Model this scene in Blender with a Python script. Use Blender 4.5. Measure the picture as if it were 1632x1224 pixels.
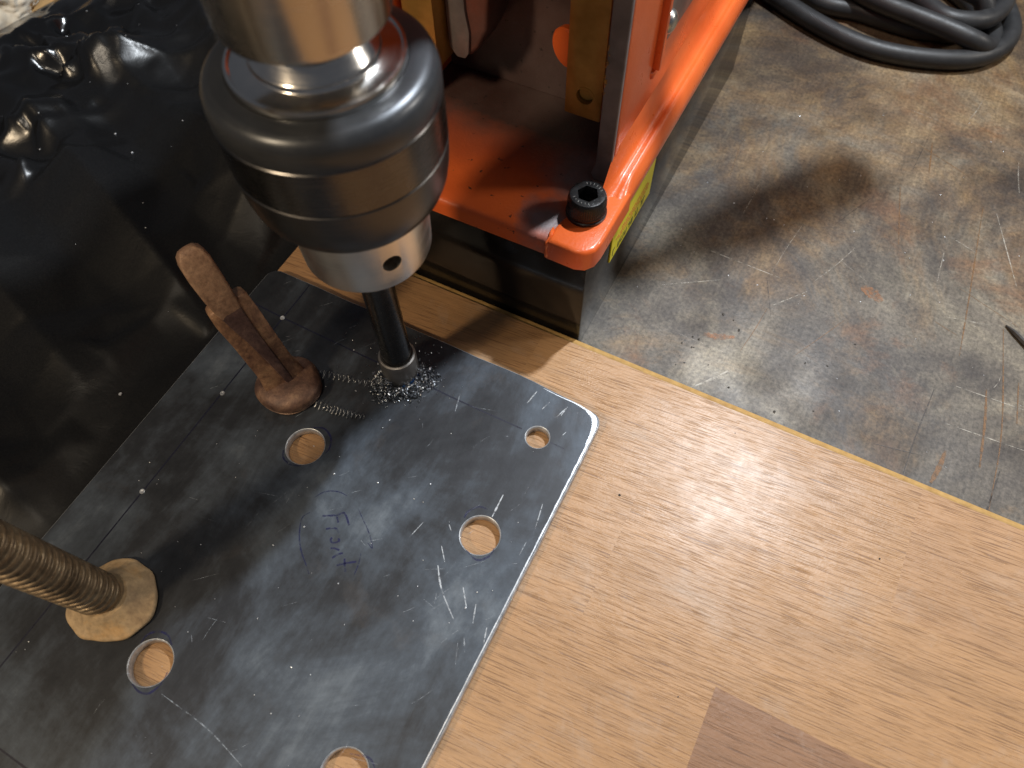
import bpy, bmesh, math, random
from mathutils import Vector, Matrix, noise as mnoise

for o in list(bpy.data.objects):
    bpy.data.objects.remove(o)
scene = bpy.context.scene
COL = scene.collection
rnd = random.Random(7)
MM = 0.001

# ------------------------------------------------------------------ camera
cd = bpy.data.cameras.new('camera')
cam = bpy.data.objects.new('camera', cd)
COL.objects.link(cam)
RIGHT = Vector((0.887912, 0.459745, -0.015689))
DOWN = Vector((0.391399, -0.772956, -0.499346))
FWD = Vector((-0.241699, 0.437235, -0.866261))
m3 = Matrix((RIGHT, -DOWN, -FWD)).transposed()
cam.matrix_world = Matrix.Translation((0.1042, -0.1039, 0.2479)) @ m3.to_4x4()
cd.sensor_width = 36.0
cd.lens = 1179.5 / 1632 * 36.0
cd.clip_start = 0.005
cd.clip_end = 20
cd.dof.use_dof = True
cd.dof.focus_distance = 0.262
cd.dof.aperture_fstop = 14
scene.camera = cam

# ------------------------------------------------------------------ light
w = bpy.data.worlds.new('World')
scene.world = w
w.use_nodes = True
bg = w.node_tree.nodes['Background']
bg.inputs[0].default_value = (0.80, 0.86, 1.0, 1)
bg.inputs[1].default_value = 0.085


def area(name, loc, target, size, power, color, size_y=None):
    l = bpy.data.lights.new(name, 'AREA')
    l.shape = 'RECTANGLE' if size_y else 'DISK'
    l.size = size
    if size_y:
        l.size_y = size_y
    l.energy = power
    l.color = color
    o = bpy.data.objects.new(name, l)
    COL.objects.link(o)
    o.location = loc
    o.rotation_euler = (Vector(target) - Vector(loc)).to_track_quat('-Z', 'Y').to_euler()
    return o


area('work_lamp', (0.165, 0.345, 0.66), (0.06, 0, 0), 0.030, 5.6, (0.88, 0.94, 1.0))
area('bench_lamp', (0.62, 0.42, 0.46), (0.0, 0.0, 0.02), 0.10, 1.5, (1.0, 0.93, 0.84))
area('ceiling_lamp', (0.03, -0.20, 0.90), (0.03, 0.0, 0.0), 0.06, 1.3, (1.0, 0.86, 0.68))
area('side_lamp', (-0.25, -0.60, 0.66), (0.0, 0.05, 0.03), 0.10, 3.7, (1.0, 0.78, 0.52))
scene.view_settings.view_transform = 'Standard'
scene.view_settings.look = 'None'
scene.view_settings.exposure = 0.0
scene.view_settings.gamma = 1.0
scene.view_settings.use_curve_mapping = False
scene.render.engine = 'CYCLES'
scene.cycles.use_denoising = True
scene.cycles.max_bounces = 8


# ------------------------------------------------------------------ node helpers
class NT:
    def __init__(self, name):
        self.mat = bpy.data.materials.new(name)
        self.mat.use_nodes = True
        self.t = self.mat.node_tree
        self.b = self.t.nodes['Principled BSDF']
        self.pos = self.n('ShaderNodeNewGeometry').outputs['Position']

    def n(self, typ, **kw):
        x = self.t.nodes.new(typ)
        for k, v in kw.items():
            setattr(x, k, v)
        return x

    def put(self, sock, v):
        if isinstance(v, bpy.types.NodeSocket):
            self.t.links.new(v, sock)
        elif isinstance(v, (tuple, list)) and len(v) == 3 and sock.type == 'RGBA':
            sock.default_value = (*v, 1)
        else:
            sock.default_value = v

    def set(self, **kw):
        for k, v in kw.items():
            self.put(self.b.inputs[k.replace('_', ' ')], v)
        return self.mat

    def map(self, scale=(1, 1, 1), rot=(0, 0, 0), loc=(0, 0, 0), vec=None):
        x = self.n('ShaderNodeMapping')
        self.put(x.inputs['Vector'], vec or self.pos)
        x.inputs['Scale'].default_value = scale
        x.inputs['Rotation'].default_value = rot
        x.inputs['Location'].default_value = loc
        return x.outputs[0]

    def noise(self, scale, detail=5, rough=0.55, dist=0.0, vec=None):
        x = self.n('ShaderNodeTexNoise')
        self.put(x.inputs['Vector'], vec or self.pos)
        x.inputs['Scale'].default_value = scale
        x.inputs['Detail'].default_value = detail
        x.inputs['Roughness'].default_value = rough
        x.inputs['Distortion'].default_value = dist
        return x.outputs['Fac']

    def ramp(self, fac, stops):
        x = self.n('ShaderNodeValToRGB')
        e = x.color_ramp.elements
        while len(e) < len(stops):
            e.new(0.5)
        for el, (p, c) in zip(e, stops):
            el.position = p
            el.color = (c, c, c, 1) if isinstance(c, (int, float)) else (*c, 1)
        self.put(x.inputs[0], fac)
        return x.outputs[0]

    def mix(self, fac, a, b, mode='MIX'):
        x = self.n('ShaderNodeMix', data_type='RGBA', blend_type=mode)
        self.put(x.inputs[0], fac)
        self.put(x.inputs[6], a)
        self.put(x.inputs[7], b)
        return x.outputs[2]

    def math(self, op, a, b=0.0, c=None, clamp=False):
        x = self.n('ShaderNodeMath', operation=op, use_clamp=clamp)
        self.put(x.inputs[0], a)
        self.put(x.inputs[1], b)
        if c is not None:
            self.put(x.inputs[2], c)
        return x.outputs[0]

    def xyz(self, vec=None):
        x = self.n('ShaderNodeSeparateXYZ')
        self.put(x.inputs[0], vec or self.pos)
        return x.outputs

    def dist(self, p, scale=(1, 1, 1)):
        s = self.map(scale=scale)
        x = self.n('ShaderNodeVectorMath', operation='DISTANCE')
        self.put(x.inputs[0], s)
        x.inputs[1].default_value = [a * b for a, b in zip(p, scale)]
        return x.outputs['Value']

    def bump(self, h, strength=0.3, dist=0.0005):
        x = self.n('ShaderNodeBump')
        x.inputs['Strength'].default_value = strength
        x.inputs['Distance'].default_value = dist
        self.put(x.inputs['Height'], h)
        self.put(self.b.inputs['Normal'], x.outputs[0])


def simple(name, c0, c1, scale, rough=(0.4, 0.55), metal=0.0, bump=0.0, bscale=None, bdist=0.0003, spec=0.5, detail=6):
    t = NT(name)
    f = t.noise(scale, detail, 0.6)
    t.set(Base_Color=t.ramp(f, [(0.3, c0), (0.7, c1)]), Metallic=metal, Specular_IOR_Level=spec,
          Roughness=t.ramp(t.noise(scale * 2.3, 4), [(0.3, rough[0]), (0.7, rough[1])]))
    if bump:
        t.bump(t.noise(bscale or scale * 4, 4), bump, bdist)
    return t.mat


# ------------------------------------------------------------------ materials
def mat_table():
    t = NT('worn_rusty_steel')
    x, y, z = t.xyz()
    big = t.noise(11, 9, 0.66, 0.9)
    grey = t.ramp(big, [(0.30, (0.045, 0.040, 0.040)), (0.41, (0.085, 0.076, 0.072)), (0.50, (0.155, 0.140, 0.122)), (0.60, (0.25, 0.228, 0.185)), (0.74, (0.36, 0.33, 0.27))])
    cool = t.ramp(t.math('MULTIPLY_ADD', y, -7.0, 1.05, clamp=True), [(0.0, 0.0), (1.0, 1.0)])
    grey = t.mix(t.math('MULTIPLY', cool, 0.5), grey, t.ramp(t.noise(19, 8, .65, .5), [(0.3, (0.062, 0.058, 0.056)), (0.5, (0.118, 0.112, 0.106)), (0.72, (0.22, 0.208, 0.188))]))
    rn = t.noise(15, 9, 0.70, 1.4, t.map(loc=(3.1, 1.7, 0)))
    rf = t.math('MULTIPLY_ADD', y, 1.05, t.math('ADD', rn, -0.15))
    rmask = t.ramp(rf, [(0.46, 0.0), (0.60, 0.5), (0.78, 0.8)])
    rust = t.ramp(t.noise(55, 7, 0.72), [(0.3, (0.10, 0.050, 0.020)), (0.5, (0.25, 0.15, 0.062)), (0.72, (0.42, 0.29, 0.135))])
    c = t.mix(rmask, grey, rust)
    red = t.ramp(t.noise(21, 7, 0.65, 0.8, t.map(loc=(9, 4, 1))), [(0.57, 0.0), (0.68, 0.55)])
    c = t.mix(red, c, (0.19, 0.088, 0.038))
    pale = t.ramp(t.noise(18, 8, 0.7, 0.7, t.map(loc=(1.5, 2.2, 6))), [(0.56, 0.0), (0.72, 0.6)])
    c = t.mix(pale, c, (0.33, 0.30, 0.24))
    dk = t.ramp(t.noise(9, 9, 0.68, 1.0, t.map(loc=(5.5, 7.2, 2))), [(0.50, 0.0), (0.63, 0.75)])
    c = t.mix(dk, c, (0.040, 0.034, 0.034))
    sp = t.ramp(t.noise(650, 4, 0.75), [(0.33, 0.55), (0.5, 1.0), (0.68, 1.45)])
    c = t.mix(1.0, c, sp, 'MULTIPLY')
    sp2 = t.ramp(t.noise(1.0, 6, 0.75, 0, t.map(scale=(700, 45, 1), rot=(0, 0, 0.28))), [(0.36, 0.80), (0.5, 1.0), (0.66, 1.2)])
    c = t.mix(0.8, c, sp2, 'MULTIPLY')
    c = t.mix(1.0, c, (0.86, 0.81, 0.73), 'MULTIPLY')
    t.set(Base_Color=c, Metallic=0.25, Roughness=t.ramp(t.noise(40, 6), [(0.3, 0.38), (0.7, 0.62)]))
    t.bump(t.noise(500, 5, 0.7), 0.22, 0.0004)
    return t.mat


def mat_wood(name, tint, seed):
    t = NT(name)
    p = t.map(loc=(seed * 0.37, seed * 0.21, 0), rot=(0, 0, -0.075))
    wide = t.noise(1.0, 5, 0.6, 0.3, t.map(scale=(5, 75, 1), vec=p))
    c = t.ramp(wide, [(0.25, tuple(v * 0.84 for v in tint)), (0.5, tint), (0.78, tuple(min(1, v * 1.10) for v in tint))])
    fine = t.ramp(t.noise(1.0, 4, 0.6, 0, t.map(scale=(60, 1100, 1), vec=p)), [(0.3, 0.86), (0.6, 1.05)])
    c = t.mix(1.0, c, fine, 'MULTIPLY')
    dens = t.noise(1.0, 3, 0.5, 0, t.map(scale=(10, 60, 1), loc=(4, 2, 0), vec=p))
    dash = t.noise(1.0, 2.0, 0.5, 0.25, t.map(scale=(62, 2500, 1), vec=p))
    dm = t.ramp(t.math('MULTIPLY_ADD', dens, 0.12, dash), [(0.635, 0.0), (0.705, 1.0)])
    dash2 = t.noise(1.0, 2.0, 0.5, 0.2, t.map(scale=(110, 3400, 1), loc=(7, 3, 0), vec=p))
    dm2 = t.ramp(t.math('MULTIPLY_ADD', dens, 0.15, dash2), [(0.66, 0.0), (0.74, 0.6)])
    dm = t.math('MAXIMUM', dm, dm2)
    c = t.mix(t.math('MULTIPLY', dm, 0.70), c, (tint[0] * 0.36, tint[1] * 0.30, tint[2] * 0.27))
    # scuffs and grey dust rubbed into the print
    sc = t.ramp(t.noise(36, 8, 0.72, 0.4, t.map(loc=(2.2, 8.1, 0))), [(0.55, 0.0), (0.75, 0.30)])
    c = t.mix(sc, c, (0.50, 0.43, 0.37))
    t.set(Base_Color=c, Roughness=t.ramp(t.noise(45, 6, 0.65), [(0.3, 0.38), (0.7, 0.52)]), Specular_IOR_Level=0.5,
          Coat_Weight=t.ramp(t.noise(70, 8, 0.75), [(0.35, 0.04), (0.65, 0.26)]), Coat_Roughness=t.ramp(t.noise(55, 6, 0.7), [(0.3, 0.22), (0.7, 0.36)]))
    t.bump(t.math('SUBTRACT', t.noise(900, 3), t.math('MULTIPLY', dm, 1.3)), 0.35, 0.00022)
    return t.mat


def mat_plate():
    t = NT('blued_mill_scale_steel')
    cl = t.noise(17, 9, 0.66, 0.5, t.map(scale=(1, 1.0, 1), rot=(0, 0, 0.6)))
    streak = t.noise(1, 8, 0.7, 0.3, t.map(scale=(55, 16, 1), rot=(0, 0, 0.5)))
    f = t.math('MULTIPLY_ADD', streak, 0.45, t.math('MULTIPLY', cl, 0.62))
    c = t.ramp(f, [(0.38, (0.013, 0.014, 0.017)), (0.50, (0.027, 0.030, 0.036)), (0.61, (0.062, 0.077, 0.098)), (0.74, (0.150, 0.176, 0.205))])
    br = t.ramp(t.noise(30, 7, 0.7, 0.4, t.map(loc=(4, 4, 4))), [(0.58, 0.0), (0.74, 0.35)])
    c = t.mix(br, c, (0.085, 0.070, 0.060))
    haze = t.ramp(t.noise(240, 5, 0.75), [(0.35, 0.75), (0.7, 1.32)])
    c = t.mix(0.5, c, haze, 'MULTIPLY')
    t.set(Base_Color=c, Metallic=0.35, Roughness=t.ramp(f, [(0.40, 0.40), (0.68, 0.56)]))
    t.bump(t.noise(700, 4, 0.6), 0.12, 0.0002)
    return t.mat


def mat_bright_edge():
    t = NT('filed_bright_steel')
    f = t.noise(260, 5, 0.7)
    c = t.ramp(f, [(0.3, (0.28, 0.29, 0.31)), (0.6, (0.62, 0.65, 0.69))])
    t.set(Base_Color=c, Metallic=0.6, Roughness=0.40)
    t.bump(t.noise(1800, 3), 0.3, 0.0002)
    return t.mat


def mat_ink(name, col, lo, hi, alpha=0.9):
    t = NT(name)
    t.set(Base_Color=col, Roughness=0.45, Alpha=t.ramp(t.noise(420, 5, 0.7), [(lo, 0.0), (hi, alpha)]))
    return t.mat


def mat_orange():
    t = NT('orange_enamel')
    c = t.ramp(t.noise(35, 5), [(0.3, (0.74, 0.120, 0.022)), (0.7, (0.86, 0.165, 0.034))])
    t.set(Base_Color=c, Roughness=t.ramp(t.noise(90, 4), [(0.3, 0.25), (0.7, 0.38)]), Coat_Weight=0.3, Coat_Roughness=0.10)
    t.bump(t.noise(900, 3, 0.6), 0.30, 0.00035)
    return t.mat


def mat_orange_overspray_shade():
    """orange enamel: grey overspray round bolt and slide, recess shade painted into the colour"""
    t = NT('orange_enamel_overspray_shade')
    c = t.ramp(t.noise(35, 5), [(0.3, (0.74, 0.120, 0.022)), (0.7, (0.86, 0.165, 0.034))])
    n = t.math('MULTIPLY', t.math('SUBTRACT', t.noise(120, 5, 0.6), 0.5), 0.010)
    d1 = t.math('ADD', t.dist((0.0315, 0.0555, 0.057), (1.0, 1.0, 0.3)), n)
    m1 = t.ramp(d1, [(0.0050, 0.95), (0.0120, 0.0)])
    d2 = t.math('ADD', t.dist((0.036, 0.080, 0.066), (1, 1, 0.4)), n)
    m2 = t.ramp(d2, [(0.008, 0.9), (0.019, 0.0)])
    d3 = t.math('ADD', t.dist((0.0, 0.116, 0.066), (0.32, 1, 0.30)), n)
    overspray_shade = t.ramp(d3, [(0.024, 0.97), (0.056, 0.0)])  # dark overspray on back wall and rear floor, with the recess shade painted in
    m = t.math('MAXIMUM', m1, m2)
    c = t.mix(overspray_shade, c, t.ramp(t.noise(40, 6), [(0.3, (0.030, 0.021, 0.020)), (0.7, (0.085, 0.068, 0.068))]))
    grey = t.ramp(t.noise(70, 5), [(0.3, (0.10, 0.09, 0.092)), (0.7, (0.24, 0.22, 0.225))])
    c = t.mix(m, c, grey)
    spk = t.ramp(t.noise(330, 2, 0.5, 0, t.map(loc=(1, 5, 2))), [(0.70, 0.0), (0.74, 0.9)])
    c = t.mix(spk, c, (0.03, 0.022, 0.02))
    t.set(Base_Color=c, Roughness=0.42)
    t.bump(t.noise(900, 3, 0.6), 0.35, 0.0004)
    return t.mat


def mat_plastic():
    t = NT('black_polythene')
    x, y, z = t.xyz()
    used = t.ramp(t.math('MULTIPLY_ADD', x, 9.0, 2.35, clamp=True), [(0.0, 0.12), (1.0, 1.0)])   # dust lies on the part near the work
    d = t.ramp(t.noise(1700, 3, 0.75), [(0.38, 0.10), (0.75, 0.75)])
    big = t.ramp(t.noise(14, 6, 0.65), [(0.35, 0.55), (0.7, 1.0)])
    m = t.math('MULTIPLY', t.math('MULTIPLY', d, big), used)
    c = t.mix(m, (0.0032, 0.0032, 0.0035), (0.020, 0.020, 0.020))
    rg = t.math('MULTIPLY_ADD', used, 0.24, t.ramp(t.noise(22, 5), [(0.3, 0.12), (0.7, 0.20)]))
    t.set(Base_Color=c, Roughness=rg, Specular_IOR_Level=t.math('MULTIPLY_ADD', used, -0.55, 0.80))
    t.bump(t.noise(90, 6, 0.65, 0.8), 0.16, 0.0012)
    return t.mat


def mat_rust(name, stops, rough=(0.35, 0.7), metal=0.2, scale=120, bump=0.5):
    t = NT(name)
    f = t.noise(scale, 8, 0.68, 0.6)
    c = t.ramp(f, stops)
    sp = t.ramp(t.noise(scale * 6, 3, 0.6), [(0.35, 0.7), (0.6, 1.1)])
    c = t.mix(0.8, c, sp, 'MULTIPLY')
    t.set(Base_Color=c, Metallic=metal, Roughness=t.ramp(t.noise(scale * .7, 5), [(0.3, rough[0]), (0.7, rough[1])]))
    t.bump(t.noise(scale * 4, 6, 0.7), bump, 0.0005)
    return t.mat


MAT = {}
MAT['table'] = mat_table()
WOODS = [mat_wood('beech_print_%d' % i, c, i * 3.7 + 1) for i, c in enumerate([
    (0.405, 0.228, 0.102), (0.392, 0.219, 0.097), (0.415, 0.236, 0.109), (0.262, 0.138, 0.070), (0.385, 0.214, 0.097)])]
MAT['core'] = simple('fibreboard_core', (0.36, 0.21, 0.065), (0.52, 0.33, 0.115), 300, (0.7, 0.85), bump=0.4, bscale=1400)
MAT['plate'] = mat_plate()
MAT['edge'] = mat_bright_edge()
MAT['scribe'] = mat_ink('blue_black_marker', (0.006, 0.007, 0.022), 0.28, 0.45, 0.92)
MAT['ink'] = mat_ink('navy_marker', (0.010, 0.012, 0.075), 0.34, 0.56, 0.72)
MAT['inkfaint'] = mat_ink('faint_navy_marker', (0.010, 0.014, 0.075), 0.36, 0.60, 0.72)
MAT['scratch'] = mat_ink('bare_scratch', (0.55, 0.60, 0.66), 0.36, 0.58, 0.85)
MAT['scratchfaint'] = mat_ink('faint_scratch', (0.42, 0.47, 0.53), 0.42, 0.62, 0.6)
MAT['tscrust'] = mat_ink('rusty_scratch', (0.20, 0.10, 0.035), 0.30, 0.55, 0.85)
MAT['tscdark'] = mat_ink('dark_scratch', (0.05, 0.042, 0.038), 0.36, 0.58, 0.8)
MAT['tsclight'] = mat_ink('pale_scratch', (0.55, 0.52, 0.45), 0.38, 0.60, 0.75)
MAT['orange'] = mat_orange()
MAT['orange_os_shade'] = mat_orange_overspray_shade()
MAT['magnet'] = simple('black_gloss_magnet', (0.009, 0.008, 0.007), (0.018, 0.015, 0.013), 60, (0.09, 0.15), spec=0.32, bump=0.05, bscale=400)
MAT['rail'] = simple('bare_grey_slide', (0.14, 0.125, 0.125), (0.28, 0.255, 0.255), 70, (0.35, 0.55), metal=0.4, bump=0.15, bscale=700)
MAT['brass'] = simple('tarnished_brass', (0.36, 0.20, 0.045), (0.60, 0.37, 0.10), 90, (0.36, 0.55), metal=0.55, bump=0.25, bscale=800)
MAT['bolt'] = simple('black_oxide_bolt', (0.009, 0.009, 0.010), (0.022, 0.021, 0.021), 200, (0.22, 0.36), metal=0.3, spec=0.6, bump=0.1)
MAT['zinc'] = simple('zinc_screw', (0.50, 0.50, 0.46), (0.72, 0.71, 0.67), 300, (0.22, 0.4), metal=1.0)
def turned(name, c0, c1, rough, metal=1.0, lines=1800):
    t = NT(name)
    ln = t.noise(1.0, 4, 0.7, 0, t.map(scale=(12, 12, lines)))
    sm_ = t.noise(110, 6, 0.7)
    c = t.mix(0.55, t.ramp(ln, [(0.3, c0), (0.7, c1)]), t.ramp(sm_, [(0.3, c0), (0.7, c1)]))
    t.set(Base_Color=c, Metallic=metal, Roughness=t.math('ADD', t.ramp(ln, [(0.3, rough[0]), (0.7, rough[1])]), t.ramp(sm_, [(0.45, 0.0), (0.75, 0.10)])))
    t.bump(ln, 0.05, 0.0002)
    return t.mat


MAT['steel'] = turned('turned_steel', (0.50, 0.465, 0.42), (0.60, 0.56, 0.51), (0.17, 0.26))
MAT['nose'] = turned('ground_steel_nose', (0.74, 0.70, 0.65), (0.88, 0.84, 0.78), (0.26, 0.36))
MAT['polished'] = turned('polished_steel', (0.62, 0.60, 0.57), (0.76, 0.74, 0.71), (0.13, 0.22))
MAT['oxide'] = turned('black_oxide_chuck', (0.095, 0.092, 0.092), (0.155, 0.15, 0.148), (0.20, 0.30))
MAT['oxide_satin'] = turned('satin_black_sleeve', (0.085, 0.083, 0.082), (0.135, 0.13, 0.128), (0.28, 0.38))
MAT['oxide_rim'] = turned('satin_black_rim', (0.050, 0.054, 0.060), (0.085, 0.09, 0.098), (0.28, 0.38), 0.6)
MAT['dark'] = simple('dark_bore', (0.006, 0.006, 0.006), (0.012, 0.012, 0.012), 200, (0.5, 0.7))
MAT['shank'] = simple('dark_tool_steel', (0.055, 0.053, 0.052), (0.085, 0.082, 0.08), 120, (0.22, 0.30), metal=0.9)
MAT['cutcollar'] = simple('grey_tool_steel', (0.24, 0.225, 0.21), (0.34, 0.32, 0.30), 200, (0.35, 0.45), metal=0.8)
MAT['blue'] = simple('blue_marker_film', (0.02, 0.07, 0.22), (0.05, 0.16, 0.40), 500, (0.2, 0.35), metal=0.5)
MAT['swarf'] = simple('bright_swarf', (0.16, 0.17, 0.185), (0.58, 0.61, 0.65), 900, (0.28, 0.42), metal=1.0)
MAT['chip'] = simple('pale_chip', (0.45, 0.47, 0.50), (0.80, 0.82, 0.85), 300, (0.25, 0.4), metal=0.5)
MAT['darkchip'] = simple('dark_crumb', (0.02, 0.018, 0.016), (0.05, 0.045, 0.04), 300, (0.4, 0.6))
MAT['plastic'] = mat_plastic()
MAT['rubber'] = simple('black_rubber', (0.016, 0.016, 0.017), (0.030, 0.030, 0.031), 120, (0.42, 0.55), spec=0.5, bump=0.15, bscale=1500)
MAT['clamp_rust'] = mat_rust('brown_rusty_iron', [(0.28, (0.075, 0.036, 0.025)), (0.42, (0.18, 0.093, 0.058)), (0.56, (0.32, 0.18, 0.10)), (0.72, (0.46, 0.28, 0.155))])
MAT['clamp_pale'] = mat_rust('pale_rusty_iron', [(0.28, (0.15, 0.080, 0.052)), (0.45, (0.31, 0.185, 0.115)), (0.70, (0.47, 0.30, 0.19))])
MAT['clamp_foot'] = mat_rust('worn_rusty_foot', [(0.28, (0.055, 0.030, 0.024)), (0.46, (0.12, 0.066, 0.048)), (0.60, (0.20, 0.115, 0.075)), (0.74, (0.36, 0.215, 0.12))], (0.30, 0.6), 0.3)
MAT['curl'] = simple('dull_curl', (0.05, 0.052, 0.056), (0.38, 0.40, 0.43), 260, (0.35, 0.5), metal=0.9)
MAT['clamp_dark'] = mat_rust('dark_worn_iron', [(0.28, (0.060, 0.032, 0.030)), (0.5, (0.125, 0.075, 0.066)), (0.72, (0.25, 0.155, 0.12))], (0.32, 0.55), 0.3)
MAT['screw'] = mat_rust('greasy_brown_screw', [(0.28, (0.10, 0.066, 0.036)), (0.5, (0.27, 0.195, 0.115)), (0.72, (0.45, 0.35, 0.22))], (0.28, 0.5), 0.5, 140, 0.3)
MAT['pad'] = mat_rust('tan_rusty_pad', [(0.24, (0.10, 0.075, 0.055)), (0.36, (0.34, 0.235, 0.135)), (0.52, (0.50, 0.36, 0.205)), (0.66, (0.52, 0.32, 0.14)), (0.8, (0.56, 0.47, 0.34))], (0.5, 0.8), 0.05, 70, 0.35)
MAT['yellow'] = simple('yellow_vinyl', (0.82, 0.72, 0.025), (0.88, 0.78, 0.04), 60, (0.35, 0.45))
MAT['print_black'] = simple('black_print', (0.015, 0.015, 0.012), (0.03, 0.03, 0.02), 300, (0.4, 0.5))
MAT['print_red'] = simple('red_print', (0.62, 0.12, 0.02), (0.72, 0.18, 0.03), 300, (0.4, 0.5))
MAT['cloth'] = simple('cream_cloth', (0.52, 0.46, 0.36), (0.72, 0.66, 0.55), 40, (0.8, 0.95), bump=0.4, bscale=500)
MAT['ply'] = simple('tan_timber', (0.42, 0.25, 0.10), (0.55, 0.35, 0.15), 40, (0.5, 0.7))


# ------------------------------------------------------------------ mesh helpers (all input in millimetres, world space)
def new_obj(name, bm, mat, parent=None, origin=None, smooth=True, angle=38):
    """bm in mm, world space -> one mesh object; children sit relative to their parent's origin"""
    if parent is not None:
        org = Vector(parent['_org'])
    else:
        org = Vector(origin or (0, 0, 0))
    bmesh.ops.translate(bm, vec=-org, verts=bm.verts)
    bmesh.ops.scale(bm, vec=(MM, MM, MM), verts=bm.verts)
    me = bpy.data.meshes.new(name)
    bm.to_mesh(me)
    bm.free()
    mats = mat if isinstance(mat, (list, tuple)) else [mat]
    for x in mats:
        me.materials.append(MAT[x] if isinstance(x, str) else x)
    if smooth:
        for p in me.polygons:
            p.use_smooth = True
        me.set_sharp_from_angle(angle=math.radians(angle))
    o = bpy.data.objects.new(name, me)
    COL.objects.link(o)
    if parent is not None:
        o.parent = parent
    else:
        o.location = org * MM
    o['_org'] = tuple(org)
    return o


def thing(name, label, cat, org, group=None):
    o = bpy.data.objects.new(name, None)
    o.empty_display_size = 0.01
    COL.objects.link(o)
    o.location = Vector(org) * MM
    o['_org'] = tuple(org)
    o['label'] = label
    o['category'] = cat
    if group:
        o['group'] = group
    return o


def tag(o, label, cat, group=None, kind=None):
    o['label'] = label
    o['category'] = cat
    if group:
        o['group'] = group
    if kind:
        o['kind'] = kind
    return o


def box(a, b, bev=0.0, seg=2, bm=None):
    nb = bmesh.new()
    bmesh.ops.create_cube(nb, size=1)
    s = [b[i] - a[i] for i in range(3)]
    bmesh.ops.scale(nb, vec=s, verts=nb.verts)
    bmesh.ops.translate(nb, vec=[(a[i] + b[i]) / 2 for i in range(3)], verts=nb.verts)
    if bev:
        bmesh.ops.bevel(nb, geom=nb.edges[:], offset=bev, segments=seg, affect='EDGES', profile=0.5)
    return join(bm, nb)


def join(bm, nb):
    if bm is None:
        return nb
    me = bpy.data.meshes.new('tmp')
    nb.to_mesh(me)
    nb.free()
    bm.from_mesh(me)
    bpy.data.meshes.remove(me)
    return bm


def lathe(prof, c, seg=96, axis=(0, 0, 1), bm=None, rfun=None, cap0=True, cap1=True):
    """prof = [(r, h)] from bottom to top"""
    nb = bmesh.new()
    ax = Vector(axis).normalized()
    u = Vector((1, 0, 0)) if abs(ax.x) < 0.9 else Vector((0, 1, 0))
    u = (u - ax * u.dot(ax)).normalized()
    v = ax.cross(u)
    rings = []
    for r, h in prof:
        ring = []
        for i in range(seg):
            t = 2 * math.pi * i / seg
            rr = r * (rfun(t, h) if rfun else 1)
            ring.append(nb.verts.new(Vector(c) + ax * h + (u * math.cos(t) + v * math.sin(t)) * rr))
        rings.append(ring)
    for k in range(len(rings) - 1):
        for i in range(seg):
            j = (i + 1) % seg
            nb.faces.new((rings[k][i], rings[k][j], rings[k + 1][j], rings[k + 1][i]))
    if cap0:
        nb.faces.new(list(reversed(rings[0])))
    if cap1:
        nb.faces.new(rings[-1])
    return join(bm, nb)


def prism(poly, axis, a, b, bev=0.0, seg=2):
    """poly in the two other axes, extruded along axis from a to b"""
    nb = bmesh.new()

    def P(p, h):
        return {'x': (h, p[0], p[1]), 'y': (p[0], h, p[1]), 'z': (p[0], p[1], h)}[axis]
    lo = [nb.verts.new(P(p, a)) for p in poly]
    hi = [nb.verts.new(P(p, b)) for p in poly]
    n = len(poly)
    nb.faces.new(lo)
    nb.faces.new(hi)
    for i in range(n):
        nb.faces.new((lo[i], lo[(i + 1) % n], hi[(i + 1) % n], hi[i]))
    bmesh.ops.recalc_face_normals(nb, faces=nb.faces[:])
    if bev:
        es = [e for e in nb.edges if e.calc_face_angle(0) > 0.6]
        bmesh.ops.bevel(nb, geom=es, offset=bev, segments=seg, affect='EDGES', profile=0.5)
    return nb


def catmull(pts, n=10):
    pts = [Vector(p) for p in pts]
    P = [pts[0] * 2 - pts[1]] + pts + [pts[-1] * 2 - pts[-2]]
    out = []
    for i in range(1, len(P) - 2):
        for k in range(n):
            t = k / n
            a, b, c, d = P[i - 1], P[i], P[i + 1], P[i + 2]
            out.append(0.5 * ((2 * b) + (c - a) * t + (2 * a - 5 * b + 4 * c - d) * t * t + (3 * b - a - 3 * c + d) * t ** 3))
    out.append(pts[-1])
    return out


def tube(path, r, seg=20, bm=None):
    nb = bmesh.new()
    up = Vector((0, 0, 1))
    rings = []
    for i, p in enumerate(path):
        d = (path[min(i + 1, len(path) - 1)] - path[max(i - 1, 0)]).normalized()
        s = d.cross(up)
        if s.length < 1e-4:
            s = Vector((1, 0, 0))
        s.normalize()
        v = s.cross(d).normalized()
        up = v
        rr = r(i / (len(path) - 1)) if callable(r) else r
        rings.append([nb.verts.new(p + (s * math.cos(2 * math.pi * k / seg) + v * math.sin(2 * math.pi * k / seg)) * rr) for k in range(seg)])
    for a, b in zip(rings, rings[1:]):
        for k in range(seg):
            nb.faces.new((a[k], a[(k + 1) % seg], b[(k + 1) % seg], b[k]))
    nb.faces.new(rings[0])
    nb.faces.new(list(reversed(rings[-1])))
    bmesh.ops.recalc_face_normals(nb, faces=nb.faces[:])
    return join(bm, nb)


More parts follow.
